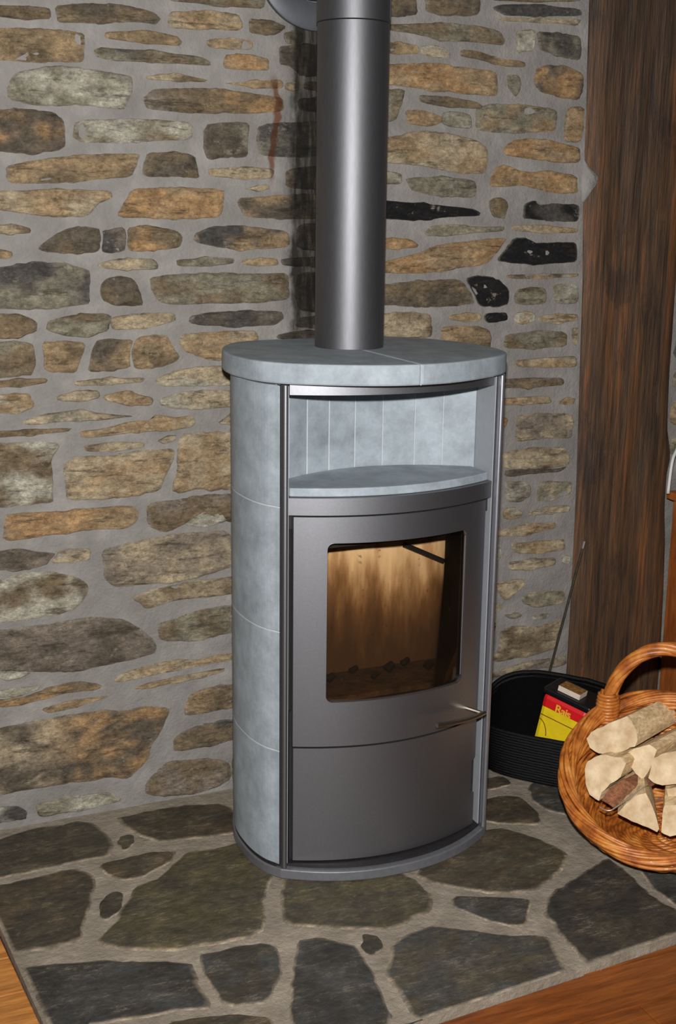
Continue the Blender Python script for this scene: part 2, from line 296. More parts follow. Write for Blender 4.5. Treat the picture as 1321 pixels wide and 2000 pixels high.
# ------------------------------------------------------------------ stone outlines, read in crops of the photograph: (x0, y0, scale)
PAL = {'o': (181, 155, 120), 'b': (138, 121, 95), 't': (197, 180, 150), 'g': (154, 148, 128), 'd': (94, 90, 86), 'k': (36, 35, 36),
       'r': (189, 152, 109), 'p': (148, 135, 121), 'w': (202, 197, 179), 's': (112, 102, 88)}
CROPS = [
((0, 0, 2.0015), '''
bg 650,-30 1040,-30 1035,35 940,28 800,15 660,5
bs 0,-40 620,-40 610,-8 400,-14 0,-10
b -40,20 190,30 197,75 120,75 -40,62
bs 215,22 300,15 480,20 600,45 628,75 615,100 575,90 480,85 350,92 220,88
to 655,45 800,45 935,55 945,120 820,115 660,110
bs 975,75 1080,90 1120,105 1085,128 980,132
gs 1110,130 1180,122 1180,172 1120,170
ds 1090,185 1160,178 1240,180 1330,180 1330,298 1180,298 1130,260 1095,250
ob -40,108 110,115 250,118 340,130 335,215 330,245 200,240 -40,235
ob 405,125 560,122 690,140 715,165 700,180 520,165 410,150
dbg 360,195 390,183 445,190 600,200 780,220 830,245 825,258 700,250 560,240 440,240 375,225
to 810,155 900,150 985,160 985,195 820,188
ro 880,215 950,215 1050,228 1055,275 960,270 878,268
wg 25,340 60,280 200,258 380,275 525,300 515,345 495,430 430,425 300,405 240,410 150,415 25,390
tb 570,300 650,288 740,298 810,312 800,322 690,315 575,312
ob 860,325 980,322 1100,310 1110,345 1050,345 950,335
prb 555,385 590,347 700,345 850,350 1000,365 1115,385 1115,435 1000,445 850,440 700,440 570,425
to 1122,328 1175,325 1178,346 1125,348
bd 1185,320 1330,320 1330,350 1190,350
d 1165,385 1330,390 1330,435 1175,430
sr -40,428 100,430 200,440 245,465 255,540 250,585 100,600 -40,585
bw 285,480 330,465 480,470 640,470 740,475 765,500 755,550 640,550 450,558 300,558 275,530
gs 800,490 890,478 970,480 968,560 965,610 880,612 800,622
gd 1000,495 1060,482 1330,480 1330,610 1110,612 1020,610 1000,560
ob 20,650 100,630 300,608 450,600 555,598 540,650 510,695 400,700 200,715 20,720
bs 580,600 650,598 755,608 770,660 785,698 670,690 560,690 565,650
ot 812,660 930,655 1070,658 1065,700 930,695 815,690
tb 960,738 1040,722 1052,738 1000,744
db 1120,660 1330,655 1330,735 1115,735
to -40,745 120,745 280,740 440,745 440,775 380,795 350,845 200,845 90,835 -40,815
ro 510,740 640,735 880,738 875,790 865,850 700,855 455,850 480,800
os 925,775 1050,765 1330,760 1330,855 1100,855 950,850 930,810
tb -40,880 60,878 120,895 118,912 -40,912
bs 145,970 220,915 320,888 390,890 396,930 388,985 300,990 160,980
dp 400,900 485,893 492,980 440,985 398,980 402,930
br 500,892 560,885 690,905 710,925 705,965 560,980 500,980
od 755,915 830,885 960,890 1130,900 1135,965 1000,975 860,970 760,945
db 1160,880 1330,870 1330,975 1165,975
'''),
((0, 400, 2.0015), '''
ob -40,170 40,185 45,205 -40,215
tg 375,235 450,212 590,210 620,235 610,252 500,252 400,248
bg 695,215 800,208 920,208 910,230 800,238 700,240
ot 945,215 1080,207 1092,235 1000,238 950,232
bd 1098,210 1330,208 1330,240 1110,240
dg -40,255 90,228 230,225 345,250 352,300 350,385 250,400 130,408 -40,405
bs 390,315 430,285 490,278 525,290 545,335 558,390 510,392 440,388 395,365
bg 575,285 700,268 850,270 1000,270 1135,265 1135,370 1000,385 850,380 700,392 620,385 590,340
sd 1165,270 1330,255 1330,420 1180,415 1155,370 1160,310
ob -40,430 90,435 145,465 140,495 60,520 -40,525
gb 180,455 300,430 400,425 428,440 418,490 330,515 260,510 180,490
ot 434,440 550,425 685,420 690,455 560,480 436,490
ds 740,435 800,422 950,415 1100,415 1110,440 1080,470 950,475 780,472 738,462
ds 1170,440 1330,435 1330,475 1150,480
sd 1080,510 1150,495 1330,500 1330,525 1090,525
gb -40,540 80,535 125,545 135,600 125,665 60,670 -40,672
ob 165,535 240,535 330,540 310,600 300,655 240,650 180,645 175,590
os 370,535 450,525 522,525 505,575 515,640 440,645 345,650 360,590
bo 534,520 600,510 655,508 665,550 705,595 690,610 620,635 524,640 514,580
to 705,505 850,498 1010,490 1015,530 1000,590 870,608 800,600 720,570 700,540
ob -40,690 80,680 180,678 185,695 80,708 -40,715
t 285,690 400,680 565,675 555,692 420,700 290,710
tw 605,680 680,650 760,635 870,632 940,640 945,705 800,705 620,708
wo -40,750 60,742 120,738 130,790 70,810 -40,812
t 225,745 300,728 385,725 388,755 300,765 220,765
to 400,745 480,730 600,755 590,785 500,778 410,765
tw 620,760 720,728 945,725 945,785 820,795 680,798 630,785
tg 70,850 150,820 300,805 400,815 540,825 420,838 250,845 100,862
to 310,885 400,875 500,850 590,845 600,820 680,832 765,820 765,865 650,885 600,880 500,890 400,905 310,912
t 850,855 900,820 950,815 950,858
bo -40,885 130,878 275,872 272,885 150,895 -40,912
t 620,920 690,898 685,918 640,930
tb 330,940 430,930 565,928 560,948 450,960 330,965
'''),
((0, 800, 2.642), '''
wb -60,165 150,165 310,175 300,205 270,240 262,330 270,400 275,480 150,490 -60,510
ot 330,265 400,240 500,240 640,225 780,205 910,200 880,290 830,420 700,440 500,465 350,470 335,370
to 930,125 1050,118 1260,112 1260,405 1100,415 1020,410 920,432 885,420 915,300
ro 15,540 120,530 300,525 450,510 700,490 720,520 710,580 650,615 500,615 350,630 200,655 10,685
pb 750,500 800,475 1000,455 1260,425 1260,575 1170,580 1150,520 1030,530 930,600 850,635 760,600
wg 945,598 1035,535 1145,525 1165,575 1040,598
ps -60,730 100,722 200,735 295,740 238,800 130,825 -60,825
pt 255,790 320,725 470,715 465,775 340,785
pt 520,730 620,695 760,665 960,635 1160,620 1195,660 1240,760 1240,800 1100,845 900,890 700,910 580,920 540,880 525,800
tb 670,980 740,935 900,905 1050,880 1260,850 1260,940 1100,965 940,970 740,1035 720,1000
wb -60,890 100,850 250,840 400,860 455,900 450,960 400,1020 340,1050 200,1072 -60,1110
'''),
((0, 1180, 2.642), '''
bg 805,100 950,60 1100,15 1260,-5 1260,135 1100,165 1000,185 830,195
ps -60,135 130,115 300,95 500,65 640,75 740,130 800,190 815,250 700,285 560,310 400,345 200,350 -60,345
to 570,395 620,360 720,325 880,290 1000,290 1120,260 1260,240 1260,275 1060,310 880,345 760,370 650,395 600,405
to 680,430 800,395 960,365 1160,325 1165,345 1000,385 820,420 690,440
wg -60,355 130,338 155,355 90,380 -60,388
rb -60,490 100,490 200,450 340,405 430,395 530,415 530,432 400,435 300,460 200,490 60,525 -60,530
wg -60,452 100,435 220,415 200,440 100,470 -60,478
ob 210,540 330,505 430,485 570,470 480,500 380,530 250,560
trs -60,650 150,605 300,580 370,570 560,540 640,545 760,520 890,530 870,580 820,680 780,740 770,800 720,850 660,905 560,890 420,915 330,925 250,940 100,965 -60,1000
bo 985,460 1080,430 1260,405 1260,520 1100,550 945,578 960,510
bd 895,700 960,650 1100,610 1260,585 1260,685 1120,715 900,760
pb 745,940 790,880 860,815 980,800 1130,795 1185,830 1190,900 1130,940 1000,970 850,990 750,980
pb 1196,800 1260,785 1260,930 1204,925
wg 180,1030 300,1000 450,985 560,970 620,990 640,1010 480,1045 330,1070 200,1100
wd -60,1055 100,1045 140,1080 130,1105 50,1110 -60,1135
'''),
((740, 0, 2.2737), '''
bs -40,0 40,-30 160,-30 175,65 120,68 -40,58
bs 210,-30 445,-30 450,60 400,72 280,65 205,50
gb 490,-35 900,-30 900,8 690,8 490,4
d 495,35 550,18 700,22 900,40 905,72 700,72 560,70
gt 510,80 560,78 700,82 903,84 880,118 800,104 700,98 560,95
bg -40,110 150,105 300,105 450,115 550,140 562,180 560,205 450,190 300,180 180,155 -40,122
gw 610,140 690,135 685,225 615,230
gd 700,140 800,145 895,165 895,270 800,245 710,225
bo -40,180 180,200 182,240 100,240 -40,230
wt 190,205 280,210 320,240 310,260 230,250 187,240
bo 370,220 430,225 520,260 650,275 655,300 560,295 450,265 360,250
or -40,285 180,280 350,295 525,315 532,375 530,430 400,420 250,400 -40,368
g 570,335 620,340 620,400 605,425 585,390
rs 695,310 730,288 830,300 905,325 905,410 880,445 800,430 720,405 690,370
gb -40,400 115,400 95,450 70,540 -40,545
pb 170,420 300,430 430,450 465,470 460,485 350,480 230,465 175,450
or 125,490 200,495 280,520 275,550 200,560 125,545
gw 285,500 350,500 400,515 410,570 330,565 280,550
og 420,490 480,460 600,465 790,480 795,540 785,585 650,590 500,590 430,575
or 840,480 908,475 900,550 895,630 820,620 830,550
ot -20,620 80,600 180,585 300,590 430,620 485,650 488,715 475,775 350,770 200,735 -20,720
or 550,660 600,620 700,615 850,645 895,660 890,725 780,720 650,700 560,690
wg -20,760 95,770 95,815 -20,810
gs 110,790 250,785 430,800 435,840 420,880 280,870 150,850
ro 490,800 510,740 560,730 640,765 760,760 880,780 892,860 800,860 740,850 650,820 560,830 495,830
k -30,885 150,900 300,915 420,925 460,945 450,960 300,965 150,978 -30,970
wb 495,890 560,880 570,920 550,970 500,950
dk 640,905 690,890 720,910 890,905 890,985 780,980 700,975 640,970
'''),
((740, 400, 2.2737), '''
gt 195,125 240,90 330,88 450,100 560,95 555,118 400,125 290,140 210,138
to 585,90 700,90 885,105 885,125 760,125 590,115
ro -30,155 130,150 180,175 170,190 100,195 -30,195
ro -40,265 150,220 300,175 480,150 575,145 545,190 496,250 460,270 360,280 240,300 120,305 -40,305
k 512,250 562,190 594,150 650,145 700,175 800,165 880,165 880,255 780,262 600,262
os 565,310 700,308 890,305 885,320 760,325 620,330 565,325
bs -40,360 200,335 365,330 412,385 436,440 350,450 200,452 -40,445
k 385,325 440,318 520,325 575,375 572,440 520,450 450,445 420,390
gb 605,375 740,370 742,435 605,440
wg 770,355 880,350 885,435 790,440 780,400
tb -40,485 120,478 220,485 240,550 230,590 100,585 -40,580
ot 310,490 440,480 458,490 450,515 320,512
k 465,485 565,480 568,512 480,520
wo 605,480 690,480 690,515 640,525 605,520
ot 715,490 880,485 885,515 760,525 710,520
ob 275,545 350,535 490,550 503,600 490,640 380,640 275,620
bg 555,575 700,560 830,562 835,630 700,635 560,640
t 860,555 880,555 875,620 862,615
ot 600,690 750,680 875,670 878,720 740,718 610,720
pb 510,775 700,768 820,768 825,800 680,810 510,815
to 510,862 700,850 755,850 770,880 650,885 510,890
bo 795,880 830,860 870,862 860,885
'''),
((900, 760, 3.138), '''
ro 180,190 285,175 275,220 200,270
tp 330,165 450,150 690,150 690,220 680,300 500,300 380,320 330,310 345,230
tb 255,390 350,370 560,355 640,355 675,420 660,462 590,480 450,485 262,490 
s 262,495 450,490 590,486 655,470 600,505 450,510 272,538
pw 270,575 350,565 430,590 425,650 360,685 285,685
tg 480,570 600,565 680,560 675,640 560,675 460,685
wo 265,740 320,730 380,755 350,785 265,790
wt 410,750 500,725 670,710 670,750 560,755 420,775
ot 190,875 380,830 580,810 588,850 450,880 300,900 190,905
to 310,940 450,940 635,915 635,985 500,1000 320,1005
wt 180,960 250,950 240,1040 180,1050
bt 290,1060 430,1045 578,1030 575,1075 440,1100 290,1110
w 615,1035 655,1025 655,1060 620,1065
ot 210,1190 300,1175 385,1165 385,1200 330,1240 280,1290 235,1250
tg 380,1270 450,1245 620,1235 640,1280 600,1315 450,1335 390,1310
t 170,1320 240,1310 250,1345 180,1360
b 150,1440 210,1430 205,1490 150,1500
gw 440,1390 540,1375 530,1400 450,1410
gt 270,1385 340,1370 370,1385 300,1405
tb 240,1480 330,1450 450,1460 540,1430 630,1400 600,1500 590,1590 470,1620 330,1650 200,1675 190,1650 235,1590
tp 175,1745 300,1700 430,1665 600,1640 650,1632 650,1690 430,1710 300,1750 150,1790
sb 140,1822 235,1815 230,1875 140,1885
tw 640,1735 480,1790 300,1850 300,1900 520,1850 640,1815
'''),
]
# ------------------------------------------------------------------ a stone from its outline
def outline(pts, step, amp, seed, rnd=2, grow=.004, clamp=None):
    P = [Vector(p) for p in pts]
    for _ in range(rnd):                       # round the corners
        Q = []
        for i in range(len(P)):
            a, b = P[i], P[(i+1) % len(P)]; Q += [a*.86+b*.14, a*.14+b*.86]
        P = Q
    L = [(P[(i+1) % len(P)]-P[i]).length for i in range(len(P))]; T = sum(L); n = max(26, min(96, int(T/step)))
    out = []; i = 0; acc = 0
    for k in range(n):
        d = T*k/n
        while acc+L[i] < d: acc += L[i]; i += 1
        out.append(P[i].lerp(P[(i+1) % len(P)], (d-acc)/L[i] if L[i] > 1e-9 else 0))
    cen = sum(out, Vector((0, 0)))/n; res = []
    for p in out:
        q = Vector((p.x*26, p.y*26, seed)); d = (p-cen).normalized()
        res.append(p + d*(grow+amp*(noise.noise(q)+.7*noise.noise(q*2.7)+.5*noise.noise(q*6))))
    if clamp: res = [Vector(clamp(p.x, p.y)) for p in res]
    return res, cen
def make_stone(pts2, key, seed, to3, proud, parent, mat, name='stone', step=.008, amp=.004, relief=.004, shrink=0.0, rnd=2, pal=PAL, kcol=.16, edge=None, grow=.004, clamp=None):
    """pts2: outline in the plane; to3(u, v, height) -> world"""
    ol, cen = outline(pts2, step, amp, seed, rnd, grow, clamp); n = len(ol)
    rings = [(1.0, -.0035), (-.0045, proud*.55), (-.009, proud*.95), (.84, proud), (.66, proud), (.45, proud), (.2, proud)]
    c1 = lin(pal[key[0]]); c2 = lin(pal[key[-1]]); v = []; cols = []
    min_r = sum((p-cen).length for p in ol)/n*.6
    c1b = lin(pal[key[1]]) if len(key) == 3 else c1; ux = [p.x for p in ol]; u0, u1 = min(ux), max(ux)
    def colour(p):
        q = Vector((p.x*13, p.y*19, seed*1.7)); t = noise.noise(q)+.55*noise.noise(q*2.3)
        t = max(0, min(1, .5+1.25*t)); t = t*t*(3-2*t)
        if len(key) == 1: t *= .3
        s = 1+kcol*noise.noise(Vector((p.x*31, p.y*40, seed)))
        e = c2 if len(key) > 1 else tuple(x*.6 for x in c1)
        g = max(0, min(1, ((p.x-u0)/(u1-u0)-.28)/.25)) if len(key) == 3 else 0
        return tuple(((a*(1-g)+d_*g)*(1-t)+b_*t)*s for a, d_, b_ in zip(c1, c1b, e))
    for ri, (s, h) in enumerate(rings):
        for p in ol:
            q = cen+(p-cen)*s if s > 0 else p+(cen-p)*min(-s*13, -s/max(.004, min_r))
            hh = h if (s > .99 or s < 0) else h + relief*(noise.noise(Vector((q.x*22, q.y*34, seed)))+.5*noise.noise(Vector((q.x*60, q.y*80, seed))))
            v.append(to3(q.x, q.y, hh)); cc = colour(q)
            if edge and ri < 2:
                k_ = edge[1]*(.45+.9*max(0, noise.noise(Vector((q.x*35, q.y*35, seed+5)))+.35)) if ri == 1 else edge[1]; cc = tuple(a_*(1-min(1, k_))+b_*min(1, k_) for a_, b_ in zip(cc, edge[0]))
            cols.append(cc)
    v.append(to3(cen.x, cen.y, proud)); cols.append(colour(cen))
    f = []
    for r in range(len(rings)-1):
        for i in range(n):
            j = (i+1) % n; f.append((r*n+i, r*n+j, (r+1)*n+j, (r+1)*n+i))
    k = len(rings)-1
    for i in range(n): f.append((k*n+i, k*n+(i+1) % n, len(rings)*n))
    # keep normals facing out
    a = v[f[-1][1]]-v[f[-1][0]]; b = v[f[-1][2]]-v[f[-1][0]]; out_ = to3(cen.x, cen.y, 1.0)-to3(cen.x, cen.y, 0.0)
    if a.cross(b).dot(out_) < 0: f = [tuple(reversed(g)) for g in f]
    return obj(name, v, f, mat, parent, smooth=True, origin=to3(cen.x, cen.y, 0), cols=cols)

# ------------------------------------------------------------------ post edge, wall, stones
POST_FRONT = W-.010
pl = sorted([(aty(x, y, POST_FRONT).z, aty(x, y, POST_FRONT).x) for x, y in ((1157, -120), (1156, 0), (1152, 130), (1150, 230), (1146, 310), (1152, 345), (1144, 385), (1143, 550), (1138, 700), (1135, 800), (1130, 950), (1124, 1080), (1119, 1180), (1111, 1310))])
pl = [(-.02, pl[0][1]+.002)] + pl + [(2.6, pl[-1][1])]
pr = sorted([(aty(x, y, POST_FRONT).z, aty(x, y, POST_FRONT).x) for x, y in ((1322, 600), (1319, 660), (1313, 740), (1310, 800), (1309, 840), (1314, 890), (1306, 930), (1303, 990), (1304, 1060), (1302, 1120), (1297, 1200), (1294, 1260))])
pr = [(-.02, pr[0][1])] + pr + [(2.6, pr[-1][1]-.012)]
def interp(T, z):
    for (a, xa), (b, xb) in zip(T, T[1:]):
        if a <= z <= b: return xa+(xb-xa)*(z-a)/(b-a+1e-9)
    return T[-1][1]
XL, ZT = -1.75, 2.35
P = []
for i in range(95):
    z = ZT*i/94; xr = interp(pl, z); row = []
    for j in range(121):
        x = XL+(xr-XL)*j/120
        d = -.001+.002*noise.noise(Vector((x*9, 3, z*9)))+.0015*noise.noise(Vector((x*28, 5, z*28)))
        row.append((x, W+d*(1 if 0 < j < 120 else 0), z))
    P.append(row)
mb = MB().grid(P)
k = len(mb.v)
mb.add([(XL, W, 0), (XL, W+.3, 0), (XL, W+.3, ZT), (XL, W, ZT), (interp(pl, 0), W, 0), (interp(pl, 0), W+.3, 0), (interp(pl, 0), W+.3, ZT), (interp(pl, ZT), W, ZT)],
       [(0, 3, 2, 1), (1, 2, 6, 5), (0, 1, 5, 4), (3, 7, 6, 2)])
wall = mb.build('wall_back', MORT, None, smooth=True, origin=(-.4, W, 0), sharp=40)
tag(wall, 'rubble stone wall of brown and ochre stones in grey mortar behind the stove', kind='structure')
to_wall = lambda u, v, h: Vector((u, W-h, v))
boxes = []; cnt = 0
for (x0, y0, s), txt in CROPS:
    for line in txt.strip().splitlines():
        t = line.split(); key = t[0]; pts = []
        for pr_ in t[1:]:
            a, b = pr_.split(','); w_ = aty(x0+float(a)/s, y0+float(b)/s); pts.append((w_.x, w_.z))
        xs = [p[0] for p in pts]; zs = [max(.006, p[1]) for p in pts]
        pts = [(p[0], max(.006, p[1])) for p in pts]
        boxes.append((min(xs), max(xs), min(zs), max(zs)))
        make_stone(pts, key, 3.7*cnt, to_wall, .004+.005*R_.random(), wall, STONE, rnd=1, relief=.0055, edge=(lin((160, 154, 142)), .45)); cnt += 1
# stones the stove hides and those just outside the picture
def seen(x, z):
    u, v = proj((x, W, z))
    if not (-4 < u < 1200 and -4 < v < 1640): return False
    if 480 < u < 940 and 780 < v < 1560: return False
    return True
z = .03; extra = 0
while z < 2.3:
    h = R_.uniform(.045, .1); x = -1.22+R_.random()*.1
    while x < .7:
        w_ = R_.uniform(.1, .3); a, b = x, x+w_
        cs = [(a, z), (b, z), (a, z+h), (b, z+h), ((a+b)/2, z+h/2)]
        ok = b < .70 and not any(seen(*c) for c in cs) and not any(a-.012 < q[1] and b+.012 > q[0] and z-.010 < q[3] and z+h+.010 > q[2] for q in boxes)
        if ok and extra < 96:
            pts = [(a+R_.uniform(0, .02), z+R_.uniform(0, .012)), (b-R_.uniform(0, .02), z+R_.uniform(0, .012)), (b-R_.uniform(0, .015), z+h-R_.uniform(0, .012)), ((a+b)/2, z+h), (a+R_.uniform(0, .02), z+h-R_.uniform(0, .015))]
            make_stone(pts, R_.choice(['ob', 'bg', 'to', 'pb', 'tb', 'gs', 'ro', 'bs', 'dg']), 900+extra*2.3, to_wall, .006+.006*R_.random(), wall, STONE, step=.018)
            extra += 1; x = b+R_.uniform(.02, .035)
        elif ok: break
        else: x += .05
    z += h+R_.uniform(.018, .03)
# the mortar smeared over the edge of the post
sm = [(aty(x, y, POST_FRONT).x, aty(x, y, POST_FRONT).z) for x, y in ((1140, 310), (1151, 330), (1160, 338), (1168, 346), (1165, 358), (1156, 370), (1148, 385), (1138, 395))]
ol, cen = outline(sm, .008, .002, 5.0, 1)
v = [Vector((p.x, POST_FRONT+.001, p.y)) for p in ol]+[Vector(((cen+(p-cen)*.8).x, POST_FRONT-.006, (cen+(p-cen)*.8).y)) for p in ol]
n = len(ol); obj('mortar_smear', v, [(i, (i+1) % n, n+(i+1) % n, n+i) for i in range(n)]+[tuple(range(n, 2*n))], MORT, wall, smooth=True)

# timber post: hewn face with wandering edges
P = []; NZ, NX = 110, 24
for i in range(NZ+1):
    z = .0+2.35*i/NZ; a, b = interp(pl, z)+.0015, interp(pr, z); row = []
    a += .002*noise.noise(Vector((0, 0, z*17)))
    row.append((a, W+.28, z)); row.append((a, W+.006, z))
    for j in range(NX+1):
        t = j/NX; x = a+(b-a)*t
        y = POST_FRONT + .005*noise.noise(Vector((x*16, 1, z*2.2)))+.003*noise.noise(Vector((x*50, 2, z*5)))+.010*(abs(2*t-1)**8)
        row.append((x, y, z))
    row.append((b, W+.02, z)); row.append((b, W+.28, z))
    P.append(row)
mb = MB().grid(P); m_ = len(P[0])
mb.f.append(tuple(range(m_-1, -1, -1))); mb.f.append(tuple(NZ*m_+j for j in range(m_)))
post = mb.build('timber_post', POST, None, smooth=True, sharp=50)
tag(post, 'old dark brown hewn timber post set into the stone wall', 'post')

# the wall goes on to the right of the post
xr0 = max(x for z, x in pr)+.0
P = [[(interp(pr, 2.35*i/30)+.002+(2.0-interp(pr, 2.35*i/30))*j/16, W+.03+.003*noise.noise(Vector((j, i, .3))), 2.35*i/30) for j in range(17)] for i in range(31)]
mb = MB().grid(P); mb.add([(1.1, W+.3, 0), (2.0, W+.3, 0), (2.0, W+.3, 2.35), (1.1, W+.3, 2.35), (2.0, W+.03, 0), (2.0, W+.03, 2.35)], [(0, 3, 2, 1), (1, 2, 5, 4)])
wall2 = mb.build('wall_right', MORT, None, smooth=True, origin=(1.4, W, 0), sharp=40)
tag(wall2, 'narrow strip of stone wall to the right of the dark timber post', kind='structure')
to_wall2 = lambda u, v, h: Vector((u, W+.03-h, v))
z = .75; q = 0
while z < 1.9:
    h = R_.uniform(.05, .09); x = 1.078
    while x < 1.75:
        w_ = R_.uniform(.12, .26)
        make_stone([(x, z), (x+w_, z+.005), (x+w_-.01, z+h), (x+.01, z+h-.006)], R_.choice(['og', 'gt', 'tb', 'gd', 'pb']), 1500+q*1.9, to_wall2, .01, wall2, STONE, step=.02); q += 1
        x += w_+.025
    z += h+.024

# ------------------------------------------------------------------ hearth and boards
HL = [(-.845, W-.002), (-.838, -.20), (-.826, -.54), (-.813, -.862)]
_la, _lb = atz(6.6, 1829.5), atz(81, 1989)
hl_x = lambda y_: _la.x+(_lb.x-_la.x)*(y_-_la.y)/(_lb.y-_la.y)
_fa, _fb = atz(840, 1989), atz(1321, 1830.5)
def front_y(x): return _fa.y+(_fb.y-_fa.y)*(x-_fa.x)/(_fb.x-_fa.x)
_c = hl_x(front_y(hl_x(-.86)))
hearth_pts = [(hl_x(W), W-.001), (hl_x(-.2)+.002, -.2), (hl_x(-.5)-.001, -.5), (_c, front_y(_c))]+[(x, front_y(x)+.003*noise.noise(Vector((x*20, 0, 0)))) for x in [-.7+.1*i for i in range(20)]]+[(1.3, front_y(1.3)), (1.3, W-.001)]
mb = MB().prism(hearth_pts, -.022, 0.0)
hearth = mb.build('hearth', GROUT, None, origin=(0, -.3, -.022))
tag(hearth, 'raised hearth of dark irregular slate slabs in pale grout under the stove', kind='structure')
SP = {'a': (84, 77, 62), 'b': (72, 66, 54), 'c': (78, 76, 72), 'e': (92, 84, 60), 'f': (62, 58, 52), 'h': (88, 76, 58)}
SL = [
((0, 1540, 2.0015), '''
ab -70,225 130,160 220,150 300,130 350,135 400,165 440,215 440,265 300,285 150,320 -70,368
hb 450,120 560,95 740,68 870,62 920,90 960,170 800,190 620,212 540,180
a 475,195 520,190 500,240 478,240
bh -150,410 120,355 290,315 365,340 372,385 340,460 320,545 325,595 200,625 30,652 -10,598 -40,545 -130,420
ha 390,300 480,280 600,255 680,250 670,275 620,310 540,350 480,362 420,330
ab 410,430 450,410 478,415 460,480 420,512 395,500
ea 370,605 450,530 490,460 540,380 620,360 690,290 740,250 850,235 960,205 1050,260 1120,310 1070,335 1020,420 1035,500 1030,555 970,580 800,620 640,635 500,630 430,625
cf 40,710 200,690 400,680 740,682 770,740 835,860 700,870 580,890 450,905 340,921 300,970 120,970 110,915
cb 780,660 880,630 1030,612 1090,630 1095,720 1070,780 1065,810 1020,845 880,845 840,780 800,710
bh 660,918 800,905 900,892 1050,900 1066,925 1060,1010 600,1030
'''),
((0, 0, 1), '''
ae 552,1730 565,1700 700,1690 800,1712 850,1755 840,1780 760,1817 660,1813 550,1806
cf 582,1840 620,1832 660,1840 695,1845 712,1875 742,1935 764,1992 760,2040 590,2050 570,1990 575,1900
cf 780,2010 830,2003 800,2040 785,2060
'''),
((660, 1500, 1.9985), '''
ca 215,690 290,640 380,620 480,635 560,650 700,658 810,655 860,720 905,815 700,885 500,945 350,995 300,985 255,900 190,820 205,750
b 100,655 150,665 165,700 130,730 100,710
cb 455,505 550,510 640,515 750,515 740,570 730,615 650,610 560,580 450,545
ha 300,420 380,340 500,250 640,240 740,265 830,300 905,340 870,400 780,480 650,490 480,475 340,440
hb 530,140 640,115 705,112 740,145 780,180 800,222 700,220 530,205
ab 530,60 640,35 680,65 575,82 530,90
ca 745,85 800,30 900,60 960,150 930,200 890,180 820,165 770,130
fb 830,495 920,440 1050,348 1120,400 1170,450 1230,510 1330,562 1420,640 1330,690 1150,740 990,785 930,720 860,640 840,610 805,570
cf 1180,385 1250,375 1400,350 1480,520 1400,570 1330,545 1230,470
ab 950,40 1100,20 1200,80 1330,120 1300,230 1150,300 1060,310 980,240
fa 1350,140 1500,120 1560,300 1420,330 1340,260
'''),
]
to_floor = lambda u, v, h: Vector((u, v, h))
cnt = 0
for (x0, y0, s), txt in SL:
    for line in txt.strip().splitlines():
        t = line.split(); pts = []
        for pr_ in t[1:]:
            a, b = pr_.split(','); w_ = atz(x0+float(a)/s, y0+float(b)/s)
            pts.append((max(w_.x, hl_x(w_.y)-.006), min(w_.y, W-.01)))
        pts = [(x, max(y, front_y(x)-.008)) for x, y in pts]
        make_stone(pts, t[0], 40+2.9*cnt, to_floor, .0035, hearth, SLATE, name='slate_slab', step=.016, amp=.006, relief=.0012, rnd=1, pal=SP, kcol=.1, edge=(lin((176, 160, 138)), .8), grow=.008, clamp=lambda x, y: (max(x, hl_x(y)+.0015), min(max(y, front_y(x)+.0015), W-.008))); cnt += 1
# boarded floor around the hearth
fl_ = MB().box((-2.6, -3.4, -.06), (2.2, W, -.034)).build('floor', simple('subfloor', (70, 40, 18), .8), None, origin=(0, -1.5, -.06))
tag(fl_, 'orange pine board floor around the slate hearth', kind='structure')
k = 0
y = -.285+4*.12
while y > -3.3:
    y1 = y-.12+.0016
    segs = []
    if y > -.93:
        xl = -.846
        segs = [(-2.6, xl, PLK1)] if y1 > front_y(-.8)-.02 else []
    x = -2.6+R_.random()*.6
    if y1 < front_y(.2)-.0:
        if k % 2: segs = [(-2.6, -1.1, PLK1), (-1.098, .205, PLK2), (.2065, 2.2, PLK2)]
        else: segs = [(-2.6, -.5, PLK1), (-.498, 2.2, PLK2)]
    yy = min(y, W-.002)
    for a, b, m in segs:
        top = yy
        if a > -2.5 or b > 0:
            pass
        def fy(x, yv): return min(yv, front_y(x)-.0015) if (x > -.85) else yv
        xs = [a+(b-a)*i/12 for i in range(13)]
        if y1 < front_y(.2) and y > front_y(-.813)-.05 and b > -.8:   # board cut along the hearth edge
            P0 = [(x_, y1) for x_ in xs]+[(x_, max(y1+.0005, fy(x_, yy))) for x_ in reversed(xs)]
        else:
            e0, e1 = (b, b) if abs(b+.846) > 1e-6 else (hl_x(y1)-.0015, hl_x(yy)-.0015)
            P0 = [(a, y1), (e0, y1), (e1, yy), (a, yy)]
        MB().prism(P0, -.0335, -.015).build('plank', m, fl_, bevel=.002)
    y -= .12; k += 1

# ------------------------------------------------------------------ wood stove
Z0 = .0042
stove = empty('wood_stove', (0, -.06, Z0))
tag(stove, 'tall grey wood stove clad in soapstone with curved glass door', 'stove')
def yf(x): return -.290+.055*(x/.225)**2            # bowed front
def arc(n, x0, x1, off=0.0): return [(x0+(x1-x0)*i/n, yf(x0+(x1-x0)*i/n)-off) for i in range(n+1)]
def mirror(pts): return [(-x, y) for x, y in reversed(pts)]
side_R = [(.252, -.238), (.272, -.205), (.284, -.160), (.288, -.105), (.285, -.05), (.270, .01), (.244, .07), (.2, .125), (.13, .155)]
side_R = [(p.x, p.y) for p in catmull([Vector((*p, 0)) for p in side_R], 5)]
